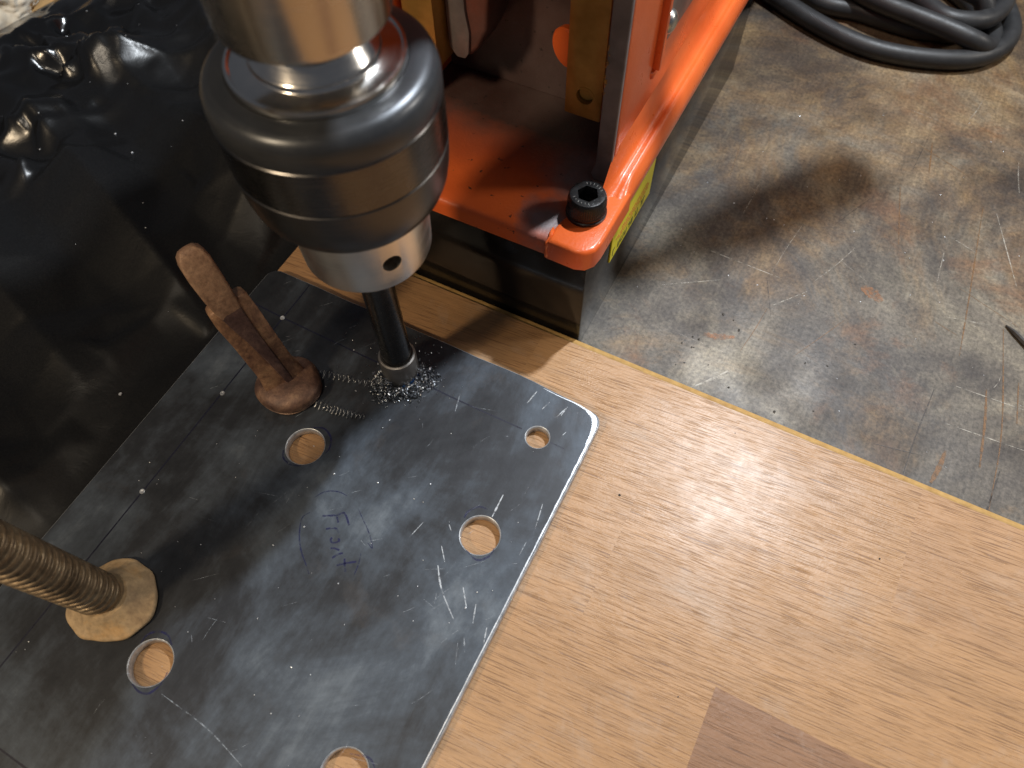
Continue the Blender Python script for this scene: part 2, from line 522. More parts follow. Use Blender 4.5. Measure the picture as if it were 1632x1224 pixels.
def strip(pts, width, z, taper=True, bm=None, wob=0.0, smooth=True):
    """thin flat mark lying on a surface"""
    nb = bmesh.new()
    P = catmull([(x, y, z) for x, y in pts], 8 if smooth else 4)
    L = []
    for i, p in enumerate(P):
        d = (P[min(i + 1, len(P) - 1)] - P[max(i - 1, 0)])
        d.normalize()
        s = Vector((-d.y, d.x, 0))
        f = i / (len(P) - 1)
        wdt = width * ((0.25 + 0.75 * math.sin(math.pi * min(max(f, 0.06), 0.94)) ** 0.6) if taper else 1)
        wdt *= 1 + wob * rnd.uniform(-1, 1)
        L.append((nb.verts.new(p + s * wdt / 2), nb.verts.new(p - s * wdt / 2)))
    for a, b in zip(L, L[1:]):
        nb.faces.new((a[1], b[1], b[0], a[0]))
    bmesh.ops.recalc_face_normals(nb, faces=nb.faces[:])
    return join(bm, nb)


def cut(obj, cutters):
    for c in cutters:
        m = obj.modifiers.new('cut', 'BOOLEAN')
        m.operation = 'DIFFERENCE'
        m.solver = 'EXACT'
        m.object = c
    bpy.context.view_layer.update()
    me = bpy.data.meshes.new_from_object(obj.evaluated_get(bpy.context.evaluated_depsgraph_get()))
    old = obj.data
    obj.modifiers.clear()
    obj.data = me
    bpy.data.meshes.remove(old)
    for c in cutters:
        bpy.data.objects.remove(c)
    for p in me.polygons:
        p.use_smooth = True
    me.set_sharp_from_angle(angle=math.radians(38))


# ================================================================== THE SETTING
bm = bmesh.new()
bmesh.ops.create_grid(bm, x_segments=2, y_segments=2, size=1)
bmesh.ops.scale(bm, vec=(900, 900, 1), verts=bm.verts)
bmesh.ops.translate(bm, vec=(0, 150, 0), verts=bm.verts)
bench = new_obj('workbench_top', bm, 'table', smooth=False)
bench['kind'] = 'structure'
bench['label'] = 'worn rusty steel workbench top with scratches'
TSC = [[(197.27, 100.54), (199.27, 85.39), (200.81, 66.34)], [(179.65, 91.61), (177.77, 68.23), (177.03, 49.83)], [(188.75, 67.69), (187.95, 59.79), (186.5, 52.47)], [(108.06, 65.52), (103.08, 58.21), (97.86, 51.86)], [(198.27, 132.34), (205.27, 85.3), (206.63, 49.31)], [(207.46, 68.25), (205.52, 45.99)], [(106.04, 116.51), (113.89, 97.2)], [(123.65, 115.48), (113.33, 102.59)], [(151.18, 226.74), (153.94, 206.04)], [(144.23, 191.78), (151.25, 157.66)], [(179.48, 195.66), (183.23, 143.5), (185.24, 111.48)], [(186.75, 96.87), (211.1, 97.76)], [(186.53, 78.92), (213.69, 80.37)], [(76.98, 118.36), (111.62, 117.31)], [(68.84, 91.85), (90.53, 105.73)], [(165.25, 58.78), (181.58, 61.77)], [(185.45, 194.18), (199.81, 155.72)], [(207.57, 109.09), (209.77, 90.72)]]
TW = [1.1, 0.6, 1.8, 0.9, 0.5, 0.6, 0.3, 0.3, 0.5, 0.5, 0.5, 0.4, 0.4, 0.3, 0.3, 0.35, 0.4, 0.5]
TM = ['tscrust', 'tscdark', 'tscrust', 'tsclight', 'tscrust', 'tscdark', 'tscdark', 'tsclight', 'tscrust', 'tscrust', 'tscrust', 'tsclight', 'tsclight', 'tsclight', 'tsclight', 'tscdark', 'tsclight', 'tscrust']
for p, wd, mt in zip(TSC, TW, TM):
    new_obj('scratch', strip(p, wd, 0.12, wob=0.3), mt, bench, smooth=False)
for p, wd in [([(93, 76.5), (97, 77.2), (104.5, 80.5)], 2.6), ([(143, 128), (149, 126), (152, 124)], 5.0)]:
    new_obj('rust_stain', strip(p, wd, 0.15, wob=0.35), mat_ink('orange_rust_stain', (0.36, 0.15, 0.05), 0.38, 0.66, 0.75), bench, smooth=False)
for k in range(30):
    a = rnd.uniform(-0.5, 0.35) + (math.pi / 2 if rnd.random() < 0.6 else 0)
    x, y, L = rnd.uniform(70, 230), rnd.uniform(60, 270), rnd.uniform(6, 34)
    new_obj('scratch', strip([(x, y), (x + L / 2 * math.cos(a) + rnd.uniform(-.6, .6), y + L / 2 * math.sin(a)), (x + L * math.cos(a), y + L * math.sin(a))], rnd.uniform(0.15, 0.35), 0.1),
            rnd.choice(['tsclight', 'tscrust', 'tscdark']), bench, smooth=False)

# ================================================================== WOODEN BOARD
board = thing('wooden_board', 'beech-look laminate board lying on the steel bench under the drilled plate', 'board', (170, -100, 0))
new_obj('core', box((-74, -300, 0.3), (460, 43.6, 7.0), 0.25, 1), 'core', board)
new_obj('tongue', box((-74, 43.6, 3.4), (460, 47.2, 6.4), 0.6, 2), 'core', board)
rows = [44.0, -2.4, -48.6, -95, -141.5, -188, -234.5, -300]
joints = [[-74, 38, 182, 330, 460], [-74, -10, 96, 262, 460], [-74, 12, 140.5, 292, 460], [-74, 60, 205, 460], [-74, -20, 118, 300, 460], [-74, 40, 190, 460], [-74, 100, 460]]
wm = [[1, 0, 4, 0], [0, 2, 0, 1], [4, 1, 3, 2], [0, 2, 1], [1, 0, 2, 0], [2, 1, 0], [0, 1]]
for r in range(7):
    for k in range(len(joints[r]) - 1):
        x0, x1 = joints[r][k], joints[r][k + 1]
        new_obj('stave', box((x0, rows[r + 1], 7.0), (x1, rows[r], 8.0)), WOODS[wm[r][k]], board, smooth=False)

# ================================================================== STEEL PLATE
PT, PB = 12.0, 8.05
HOLES = [(-15, -40.3, 6.7), (55.4, -40.6, 6.5), (56.4, 0, 4.1), (-14.8, -121.6, 6.7), (54.6, -119.5, 6.7), (-55, -160, 4.1), (56, -160, 4.1)]


def plate_outline():
    pts = []

    def arc(cx, cy, r, a0, a1, n):
        for i in range(n + 1):
            a = math.radians(a0 + (a1 - a0) * i / n)
            pts.append((cx + r * math.cos(a), cy + r * math.sin(a)))
    # filed right-hand corner: shallow flat then a round
    arc(69.0, 13.2, 5.0, 0, 66, 8)
    pts.append((63.5, 18.9))
    pts.append((52.0, 19.5))
    for x in range(45, -66, -8):
        pts.append((x, 20.0 + 0.16 * math.sin(x * 0.21) + 0.08 * math.sin(x * 0.9)))
    arc(-69, 15, 5, 90, 180, 8)
    for y in range(0, -236, -12):
        pts.append((-74.0 + 0.06 * math.sin(y * 0.5), y))
    pts.append((-74, -240))
    pts.append((74.3, -240))
    for y in range(-228, 4, 12):
        pts.append((74.2 + 0.10 * math.sin(y * 0.31), y))
    return pts


cu = bpy.data.curves.new('plate_curve', 'CURVE')
cu.dimensions = '2D'
cu.fill_mode = 'BOTH'


def addspline(pts):
    s = cu.splines.new('POLY')
    s.points.add(len(pts) - 1)
    for p, q in zip(s.points, pts):
        p.co = (q[0], q[1], 0, 1)
    s.use_cyclic_u = True


CH = 0.40
addspline([(x, y) for x, y in plate_outline()])
for hx, hy, hr in HOLES:
    addspline([(hx + hr * math.cos(-2 * math.pi * i / 56), hy + hr * math.sin(-2 * math.pi * i / 56)) for i in range(56)])
cu.extrude = (PT - PB) / 2 - CH
cu.bevel_depth = CH
cu.bevel_resolution = 0
cu.offset = -CH
tmp = bpy.data.objects.new('tmp', cu)
COL.objects.link(tmp)
bpy.context.view_layer.update()
me = bpy.data.meshes.new_from_object(tmp.evaluated_get(bpy.context.evaluated_depsgraph_get()))
bpy.data.objects.remove(tmp)
bm = bmesh.new()
bm.from_mesh(me)
bmesh.ops.translate(bm, vec=(0, 0, (PT + PB) / 2), verts=bm.verts)
bmesh.ops.remove_doubles(bm, verts=bm.verts, dist=0.001)
bmesh.ops.recalc_face_normals(bm, faces=bm.faces[:])
for f in bm.faces:
    f.material_index = 0 if abs(f.normal.z) > 0.95 else 1
plate = thing('steel_plate', 'dark blued steel plate with drilled holes and handwritten marks on the wooden board', 'metal plate', (0, -110, 8))
body = new_obj('plate_body', bm, ['plate', 'edge'], plate, smooth=False)
zi = PT + 0.03
# hand filed bright band along the right edge and corner
fb = bmesh.new()
outer, inner = [], []
path = [(74.0, -240), (74.0, -120), (74.0, -60), (73.9, -20), (73.9, 0), (73.9, 9), (73.2, 14.8), (71.0, 17.5), (67.0, 18.5), (62.5, 18.9), (56, 18.9), (50, 19.2)]
wid = [0.35, 0.35, 0.4, 0.5, 0.7, 1.2, 1.8, 1.7, 0.8, 0.4, 0.3, 0.15]
PP = catmull([(x - CH * 0.95 if y < 10 else x - CH * 0.6, y - (CH * 0.9 if y > 12 else 0), zi) for x, y in path], 10)
WW = catmull([(v, 0, 0) for v in wid], 10)
for i, p in enumerate(PP):
    d = (PP[min(i + 1, len(PP) - 1)] - PP[max(i - 1, 0)]).normalized()
    s = Vector((-d.y, d.x, 0))
    outer.append(fb.verts.new(p))
    inner.append(fb.verts.new(p + s * max(0.1, WW[i].x * rnd.uniform(0.82, 1.15))))
for i in range(len(PP) - 1):
    fb.faces.new((outer[i], outer[i + 1], inner[i + 1], inner[i]))
new_obj('filed_edge', fb, 'edge', body, smooth=False)

LET = [[(5.19, -58.82), (9.11, -56.55), (10.92, -54.51)], [(10.92, -54.51), (12.76, -55.57), (14.97, -57.53)], [(9.24, -56.4), (11.23, -58.34)], [(8.85, -62.14), (10.3, -60.96), (11.78, -60.47), (13.59, -61.29)], [(12.31, -63.58), (12.32, -64.44), (13.27, -64.98), (14.55, -64.24), (14.99, -63.37), (14.3, -62.87)], [(13.92, -66.78), (14.84, -66.31), (16.88, -66.03)], [(16.23, -69.31), (17.07, -67.62), (18.4, -66.31)], [(18.9, -70.65), (21.26, -68.61), (23.93, -66.7)], [(19.94, -67.62), (21.15, -69.29), (22.58, -71.04)]]
LOOP = [[(-0.96, -54.49), (0.43, -51.94), (2.49, -50.21), (5.47, -49.14), (8.68, -49.11)], [(0.76, -59.7), (-0.47, -61.88), (0.08, -64.26), (2.03, -67.63), (4.22, -70.38), (6.87, -72.84), (9.6, -74.79), (12.51, -77.02)], [(14.38, -51.18), (18.09, -53.74), (22.11, -56.5), (26.09, -60.47), (23.77, -59.74)], [(23.76, -63.77), (24.95, -66.93), (25.69, -70.68)]]
RING = [[(-16.69, -32.87), (-12.99, -31.48), (-8.99, -33.26), (-6.94, -36.93), (-7.11, -39.34)], [(-21.04, -45.03), (-19.31, -47.4), (-15.83, -48.38), (-11.99, -47.34)], [(47.85, -37.85), (48.03, -35.22), (50.44, -32.11), (53.45, -31.6)], [(53.85, -47.14), (58.52, -48.35), (61.57, -45.19), (61.64, -42.35)], [(-21.39, -118.6), (-21.24, -115.69), (-19.1, -113.46), (-15.6, -112.8), (-12.42, -114.55)], [(-15.65, -128.82), (-12.38, -129.52), (-9.34, -128.49), (-7.92, -124.83), (-8.34, -121.28)], [(53.17, -114.4), (58.58, -112.84), (61.85, -114.38)]]
SCR = [[(55.66, -24.62), (55.99, -33.27)], [(48.1, -55.66), (52.97, -61.72), (60.95, -68.12)], [(58.73, -58.0), (62.6, -62.83)], [(64.99, -60.85), (66.95, -66.51)], [(66.61, -71.38), (68.89, -75.19)], [(71.43, -65.66), (72.97, -70.61)], [(69.0, -21.52), (70.59, -30.41)], [(70.04, -35.62), (69.97, -40.89)], [(45.93, -49.57), (49.55, -53.73)], [(36.45, -45.35), (34.99, -51.9)], [(44.48, -42.08), (46.22, -43.69)], [(60.67, 15.65), (60.1, 11.44)], [(52.1, -62.93), (53.23, -66.89)], [(65.63, -73.68), (68.12, -79.42)], [(48.01, 16.55), (46.94, 10.54)], [(54.12, 14.7), (52.91, 10.75)], [(60.75, 15.75), (58.93, 10.26)], [(64.52, 6.37), (63.45, 3.13)], [(23.36, 3.01), (25.36, -4.24)], [(-5.82, -126.89), (12.49, -128.13), (27.69, -131.28)]]
lt = bmesh.new()
for s in LET:
    strip(s, 0.62, zi + 0.012, taper=False, bm=lt, wob=0.12)
o = new_obj('ink_lettering', lt, 'ink', plate, smooth=False)
o['label'] = 'handwritten word Front in navy marker'
for s in LOOP:
    new_obj('ink_loop', strip(s, 0.42, zi + 0.012, wob=0.2), 'inkfaint', plate, smooth=False)
for s in RING:
    new_obj('ink_ring', strip(s, 0.65, zi + 0.012, wob=0.2), 'ink', plate, smooth=False)
for s in [[(-55.1, 19.2), (-55.0, 10), (-55.2, -20), (-55, -60), (-55, -110), (-55.1, -170)], [(-72, 2.0), (-55.4, 1.3), (-30, 0.9), (-9, 0.6)], [(9, 0.6), (22, 0.3), (34, 0.3), (50, 0.4)], [(61.2, 0.2), (64, 0.2), (67, 0.1)], [(-73, -159.5), (-40, -160), (-10, -160.5)]]:
    new_obj('marker_line', strip(s, 0.55, zi, taper=False, wob=0.12), 'scribe', plate, smooth=False)
for i, s in enumerate(SCR):
    new_obj('scratch', strip(s, 0.55 if i in (0, 1, 14) else rnd.uniform(0.25, 0.45), zi + 0.02, wob=0.25), 'scratchfaint' if i in (4, 7, 12, 13, 18, 19) else 'scratch', plate, smooth=False)
for k in range(70):
    a = rnd.gauss(0.9, 0.5)
    x, y, L = rnd.uniform(-66, 70), rnd.uniform(-150, 16), rnd.uniform(1.5, 9)
    new_obj('fine_scratch', strip([(x, y), (x + L / 2 * math.cos(a) + rnd.uniform(-.3, .3), y + L / 2 * math.sin(a)), (x + L * math.cos(a), y + L * math.sin(a))], rnd.uniform(0.08, 0.17), zi + 0.02), 'scratchfaint', plate, smooth=False)
for px, py in [(-55.3, 1.2), (-54.9, -36.4), (-55.1, -79.7)]:
    new_obj('punch_mark', lathe([(0.95, 12.02), (0.78, 12.24), (0.5, 12.26), (0.15, 12.06)], (px, py, 0), 20), 'edge', plate)

# ================================================================== MAGNETIC DRILL STAND
stand = thing('drill_stand', 'orange magnetic drill stand on a black magnet base behind the board', 'drill stand', (0, 150, 0))
new_obj('magnet', box((-50.6, 48, 0.2), (50.6, 236, 49.6), 0.7, 2), 'magnet', stand)


def rrect(x0, x1, y0, y1, r, n=7):
    pts = []
    for cx, cy, a in ((x1 - r, y0 + r, -90), (x1 - r, y1 - r, 0), (x0 + r, y1 - r, 90), (x0 + r, y0 + r, 180)):
        for i in range(n + 1):
            t = math.radians(a + 90 * i / n)
            pts.append((cx + r * math.cos(t), cy + r * math.sin(t)))
    return pts


def slab(poly, z0, z1, bev, seg=3):
    nb = bmesh.new()
    lo = [nb.verts.new((x, y, z0)) for x, y in poly]
    hi = [nb.verts.new((x, y, z1)) for x, y in poly]
    n = len(poly)
    nb.faces.new(list(reversed(lo)))
    ft = nb.faces.new(hi)
    for i in range(n):
        nb.faces.new((lo[i], lo[(i + 1) % n], hi[(i + 1) % n], hi[i]))
    bmesh.ops.recalc_face_normals(nb, faces=nb.faces[:])
    bmesh.ops.bevel(nb, geom=[e for e in ft.edges], offset=bev, segments=seg, affect='EDGES', profile=0.5)
    return nb


base = new_obj('base_plate', slab(rrect(-53.4, 52.0, 46.9, 300, 6.5), 49.8, 57.0, 2.2, 4), 'orange_os_shade', stand, angle=50)
# raised corner foot with the seam of thick paint beside it
foot = [(36.2, 46.2), (46.8, 46.0), (50.2, 47.2), (52.4, 50.2), (53.0, 54.5), (53.0, 79), (47.5, 79), (44.0, 72.0), (36.6, 58.0), (35.6, 52)]
new_obj('corner_foot', slab(foot, 48.9, 57.9, 1.7, 4), 'orange', stand, angle=60)
new_obj('paint_seam', tube(catmull([(36.1, 46.35, 49.6), (35.9, 46.3, 53), (36.0, 46.8, 56), (36.1, 49.0, 57.5), (35.6, 52.5, 57.6)], 6), lambda t: 0.55 + 0.18 * math.sin(t * 17), 8), 'orange', stand)
# flank: fillet running along the right-hand side from the foot of the wall to the edge, with a raised bead
flank = [(44.0, 57.0), (44.0, 74), (44.9, 70), (45.4, 65.8), (46.3, 62.6), (47.6, 60.9), (48.6, 60.6), (49.3, 61.1), (50.1, 61.2), (50.9, 60.5), (51.8, 58.9), (52.7, 57.0), (52.9, 54), (52.2, 50.0), (50, 49.9), (50, 57.0)]
nb = bmesh.new()
secs = [(70.5, 0.02), (74, 0.22), (79.0, 0.6), (84, 1.0), (150, 1.0), (305, 1.0)]
rings = []
for yy, k in secs:
    rings.append([nb.verts.new((x, yy, 57.0 + (z - 57.0) * k if z > 57 else z)) for x, z in flank])
n = len(flank)
for a, b in zip(rings, rings[1:]):
    for i in range(n):
        nb.faces.new((a[i], a[(i + 1) % n], b[(i + 1) % n], b[i]))
nb.faces.new(rings[0])
nb.faces.new(rings[-1])
bmesh.ops.recalc_face_normals(nb, faces=nb.faces[:])
new_obj('side_flank', nb, 'orange', stand, angle=60)
# side walls; a rib with a screwed cover stands on the outside of the right one
wall = new_obj('side_wall', box((38.6, 81, 57), (44.6, 300, 240), 0.8, 2), 'orange', stand)
new_obj('side_wall', box((-44.6, 81, 57), (-38.6, 300, 240), 0.8, 2), 'orange', stand)
new_obj('wall_rib', box((43.8, 108.2, 84.5), (47.0, 110.6, 240), 0.35, 2), 'orange', wall)
new_obj('cover', box((44.0, 112.6, 90.0), (45.4, 170, 240), 0.3), 'rail', wall)
sc = new_obj('screw_head', lathe([(3.9, 0), (3.9, 1.0), (3.5, 1.9), (2.5, 2.7), (1.2, 3.1), (0.1, 3.2)], (45.3, 113.6, 99.2), 28, axis=(1, 0, 0)), 'zinc', wall)
new_obj('weld_blob', lathe([(1.9, 0), (1.7, 0.6), (1.0, 1.1), (0.1, 1.3)], (44.4, 108.6, 82.6), 14, axis=(1, -0.3, 0), rfun=lambda t, h: 1 + 0.25 * math.sin(3 * t) + 0.15 * math.sin(5 * t + 1)), 'orange', wall)
# bare slide rails on the front edges
rp = [(38.3, 57.2), (37.0, 59.6), (38.4, 64.5), (38.4, 240), (44.5, 240), (44.2, 64), (45.2, 59.8), (45.2, 57.2)]
new_obj('slide_rail', prism(rp, 'y', 79.4, 81.2, 0.3, 1), 'rail', stand)
new_obj('slide_rail', prism([(-x, z) for x, z in rp], 'y', 79.4, 81.2, 0.3, 1), 'rail', stand)
fl = bmesh.new()
for k in range(16):
    z = rnd.choice([rnd.uniform(92, 100), rnd.uniform(84, 110)])
    x = 38.5 + rnd.uniform(-0.2, 0.5)
    p = Vector((x, 79.2, z))
    tube([p, p + Vector((rnd.uniform(-.6, .6), -0.15, rnd.uniform(-1.2, 1.2))), p + Vector((rnd.uniform(-.8, .8), 0, rnd.uniform(-1.6, 1.6)))], 0.10, 5, fl)
new_obj('brass_filings', fl, 'brass', stand)['kind'] = 'stuff'
# brass gibs
for sx in (1, -1):
    x0, x1 = (23.6, 36.6) if sx > 0 else (-37.4, -25.0)
    g = new_obj('brass_gib', box((x0, 84.0, 77.6), (x1, 97.0, 240), 0.5, 2), 'brass', stand)
    if sx > 0:
        c1 = new_obj('cutter', lathe([(2.9, -6), (2.9, 3.5)], (30.6, 84, 86.2), 36, axis=(0, 1, 0)), 'dark')
        cut(g, [c1])
        new_obj('gib_screw', lathe([(2.5, 1.4), (2.5, 3.2)], (30.6, 84, 86.2), 30, axis=(0, 1, 0)), 'brass', g)
        new_obj('bore_rim', lathe([(2.9, -0.25), (3.35, -0.2), (3.45, 0.1)], (30.6, 84, 86.2), 36, axis=(0, 1, 0), cap0=False, cap1=False), 'brass', g)
new_obj('adjuster_boss', lathe([(7.0, 0), (7.0, 2.2), (6.4, 2.8)], (19.2, 98, 92), 32, axis=(-0.35, -0.94, 0)), 'orange', stand)
new_obj('back_wall', box((-38.6, 113, 57), (38.6, 118, 240), 0.2, 1), 'orange_os_shade', stand)
# carriage that carries the drive, mostly above the frame
car = new_obj('carriage', prism([(-24.6, 240), (-24.6, 84), (-22, 80), (-17, 80), (-13.5, 84), (-9.5, 92), (-8.6, 104), (-8.6, 240)], 'y', 92, 108, 1.6, 3), 'orange_os_shade', stand)
new_obj('carriage_slide', prism([(-24.4, 240), (-24.4, 83), (-21.5, 79.4), (-18.2, 79.6), (-16.6, 82), (-15.8, 90), (-17.0, 98), (-17.6, 240)], 'y', 90.8, 92.6, 0.5, 2), 'rail', stand)
new_obj('drive_housing', box((-37, 53, 141), (37, 112.5, 330), 5, 4), 'orange', stand)
new_obj('motor_housing', lathe([(22, 196), (38, 200), (42, 206), (42, 380)], (0.8, 0.9, 0), 64), 'zinc', stand)
hd = new_obj('feed_handle', tube([Vector((36, 190, 257)), Vector((70, 190, 257)), Vector((99, 190, 256))], 7, 20), 'zinc', stand)
new_obj('handle_spoke', tube(catmull([(96, 188, 254), (104, 201, 251), (114, 214, 250), (122, 225, 250)], 8), 5.0, 18), 'zinc', hd)
new_obj('handle_grip', tube(catmull([(106, 203, 250), (118, 219, 250), (130, 236, 250), (139, 248, 250), (143, 253, 250)], 8), lambda t: 11.0 * math.sin(math.pi * (0.20 + 0.62 * t)) ** 0.5, 24), 'rubber', hd)
# sticker on the side of the magnet
st = new_obj('warning_sticker', box((50.7, 71.0, 27.4), (51.2, 111.0, 46.5)), 'yellow', stand, smooth=False)
st['label'] = 'yellow sticker with black print on the side of the magnet'
pb = bmesh.new()
y = 73.0
while y < 107:
    hgt = rnd.uniform(3.0, 3.8)
    wv = rnd.uniform(1.9, 2.8)
    kind = rnd.randint(0, 3)
    if kind != 1:
        box((51.21, y, 29.0), (51.25, y + 0.7, 29.0 + hgt), bm=pb)
    if kind != 2:
        box((51.21, y + wv - 0.7, 29.0), (51.25, y + wv, 29.0 + hgt), bm=pb)
    if kind > 0:
        box((51.21, y + 0.45, 29.0 + hgt - 0.8), (51.25, y + wv - 0.45, 29.0 + hgt), bm=pb)
    if kind in (0, 3):
        box((51.21, y + 0.45, 29.0), (51.25, y + wv - 0.45, 29.7), bm=pb)
    y += wv + rnd.choice([0.7, 0.8, 2.4])
new_obj('printed_text', pb, 'print_black', st, smooth=False)
pr_ = bmesh.new()
for z0, ya, yb in ((34.2, 78, 108), (36.0, 75, 108), (37.8, 80, 106)):
    y = ya
    while y < yb:
        L = rnd.uniform(1.5, 5)
        box((51.21, y, z0), (51.25, min(y + L, yb), z0 + 0.8), bm=pr_)
        y += L + rnd.uniform(0.5, 1.2)
new_obj('printed_lines', pr_, 'print_red', st, smooth=False)
# socket cap bolt
BX, BY = 42.6, 63.6


def knurl(t, h):
    return 1.0 + (0.012 * math.cos(t * 52) if 60.4 < h < 64.6 else 0)


bolt = new_obj('socket_bolt', lathe([(6.9, 57.7), (7.05, 58.0), (7.05, 58.9), (6.6, 59.1), (6.55, 59.5), (6.75, 59.8), (6.75, 60.3), (6.6, 60.5), (6.6, 64.5), (6.5, 64.8), (6.35, 65.8), (5.9, 66.5), (5.3, 66.6)], (BX, BY, 0), 208, rfun=knurl), 'bolt', stand)
hx = new_obj('cutter', lathe([(3.75, 61.6), (3.75, 68)], (BX, BY, 0), 6), 'bolt')
cut(bolt, [hx])
em = bmesh.new()
for a0 in (80, 260):
    for k in range(6):
        a = math.radians(a0 - 38 + k * 15)
        cx, cy = BX + 4.75 * math.cos(a), BY + 4.75 * math.sin(a)
        L = rnd.uniform(0.25, 0.55)
        tube([Vector((cx - L * math.cos(a), cy - L * math.sin(a), 66.62)), Vector((cx + L * math.cos(a + .3), cy + L * math.sin(a + .3), 66.62))], 0.13, 6, em)
new_obj('stamped_marks', em, 'zinc', bolt)

# ================================================================== DRILL CHUCK
AX, AY = 0.8, 0.9
chuck = thing('drill_chuck', 'black and steel keyed drill chuck hanging above the plate', 'drill chuck', (AX, AY, 86))
A0 = (AX, AY, 0)
new_obj('spindle', lathe([(10.8, 158.0), (17.3, 156.6), (18.1, 157.0), (18.3, 158.0), (18.3, 220)], A0, 128), 'steel', chuck)
new_obj('collar', lathe([(19.2, 144.0), (19.75, 144.6), (19.85, 146.3), (19.6, 147.1), (18.9, 147.3), (18.5, 146.7), (14.5, 147.3), (14.2, 147.6), (14.0, 148.5), (13.6, 148.8), (12.3, 152.2), (11.5, 152.9), (11.2, 157.6)], A0, 128), 'polished', chuck)
new_obj('top_rim', lathe([(26.25, 137.0), (26.4, 137.2), (26.4, 140.6), (26.1, 142.3), (25.5, 143.7), (24.5, 144.7), (23.0, 145.3), (20.2, 145.5), (19.8, 145.2), (19.7, 144.4)], A0, 128), 'oxide_rim', chuck)
new_obj('grip_sleeve', lathe([(26.1, 124.0), (26.38, 124.3), (26.45, 136.7), (26.2, 136.95)], A0, 128), 'oxide', chuck)
new_obj('lower_sleeve', lathe([(18.9, 106.6), (20.4, 106.2), (22.4, 107.4), (24.1, 109.8), (25.2, 112.6), (25.85, 116.0), (26.2, 120.0), (26.4, 123.6), (26.15, 123.9)], A0, 128), 'oxide_satin', chuck)
nose = new_obj('nose', lathe([(6.4, 85.4), (17.0, 85.2), (17.9, 85.7), (18.3, 86.8), (19.1, 107.0)], A0, 128), 'nose', chuck)
cutters = []
for k in range(3):
    a = math.radians(-31 + 120 * k)
    cutters.append(new_obj('cutter', lathe([(2.75, 11), (2.75, 24)], (AX, AY, 95.5), 32, axis=(math.cos(a), math.sin(a), 0)), 'dark'))
cut(nose, cutters)
for k in range(3):
    a = math.radians(-31 + 120 * k)
    new_obj('key_hole', lathe([(2.74, 11.2), (2.74, 12.4)], (AX, AY, 95.5), 24, axis=(math.cos(a), math.sin(a), 0)), 'dark', nose)
for k in range(3):
    a = math.radians(40 + 120 * k)
    b = box((-1.9, 5.0, 82.0), (1.9, 10.2, 90), 0.8, 2)
    bmesh.ops.rotate(b, cent=(0, 0, 0), matrix=Matrix.Rotation(a, 3, 'Z'), verts=b.verts)
    bmesh.ops.translate(b, vec=(AX, AY, 3.6), verts=b.verts)
    new_obj('jaw', b, 'shank', chuck)

# ================================================================== DRILL BIT
bit = thing('drill_bit', 'dark steel cutter held in the chuck and cutting into the plate', 'drill bit', (0, 0, 12))
AD = (0.25, 0.25, 0)
new_obj('shank', lathe([(5.35, 26.6), (5.3, 28), (5.25, 60), (5.2, 96)], AD, 64), 'shank', bit)
new_obj('collar', lathe([(6.3, 14.6), (6.55, 15.0), (6.75, 18), (6.8, 25.6), (6.55, 26.4), (5.9, 26.7), (5.2, 26.3)], AD, 64), 'cutcollar', bit)
new_obj('cutter_body', lathe([(5.9, 11.0), (6.1, 14.8)], AD, 64), 'swarf', bit)
bl = bmesh.new()
for a0, dz in ((-52, 0), (-28, 0.4), (-8, 0.2)):
    for i in range(3):
        a = math.radians(a0 + i * 6)
        tube([Vector((6.5 * math.cos(a), 6.5 * math.sin(a), 14.0 + dz)), Vector((6.55 * math.cos(a + .16), 6.55 * math.sin(a + .16), 15.4 + dz))], 0.55, 6, bl)
new_obj('blue_film', bl, 'blue', bit)

# ================================================================== SWARF AND CHIPS
def chip(bm, p, R, turns, width, pitch, ax, n=8):
    ax = ax.normalized()
    u = ax.orthogonal().normalized()
    v = ax.cross(u)
    ph = rnd.uniform(0, 6.28)
    prev = None
    for i in range(n + 1):
        t = ph + 2 * math.pi * turns * i / n
        c = p + (u * math.cos(t) + v * math.sin(t)) * R + ax * pitch * turns * i / n
        a, b = bm.verts.new(c - ax * width / 2), bm.verts.new(c + ax * width / 2)
        if prev:
            bm.faces.new((prev[0], a, b, prev[1]))
        prev = (a, b)


sw = bmesh.new()
for k in range(1150):
    a = math.radians(rnd.choice([rnd.gauss(-70, 40), rnd.gauss(-25, 28), rnd.gauss(-110, 22), rnd.gauss(5, 22)]))
    lump = 1 + 0.45 * math.sin(a * 3 + 0.7) + 0.3 * math.sin(a * 7)
    rr = 6.8 + abs(rnd.gauss(0, 2.7)) * max(0.35, lump)
    if rr > 14.5:
        continue
    zt = 12.4 + max(0, (11.8 - rr)) * 0.85 * rnd.random() * lump
    chip(sw, Vector((rr * math.cos(a), rr * math.sin(a), zt)), rnd.choice([rnd.uniform(0.2, 0.6), rnd.uniform(0.5, 1.5)]), rnd.uniform(0.25, 1.0), rnd.choice([0.12, 0.2, 0.45]), rnd.uniform(0.2, 1.0),
         Vector((rnd.gauss(0, 1), rnd.gauss(0, 1), rnd.gauss(0, .8))))
for a, rr in ((8, 11.5), (-12, 12.5), (-30, 12), (-62, 11), (-95, 10.5), (-118, 11.5), (22, 9.5)):
    a = math.radians(a)
    chip(sw, Vector((rr * math.cos(a), rr * math.sin(a), 13.0)), rnd.uniform(1.6, 2.8), rnd.uniform(0.35, 0.7), 0.16, 1.5, Vector((rnd.gauss(0, .4), rnd.gauss(0, .4), 1)), 14)
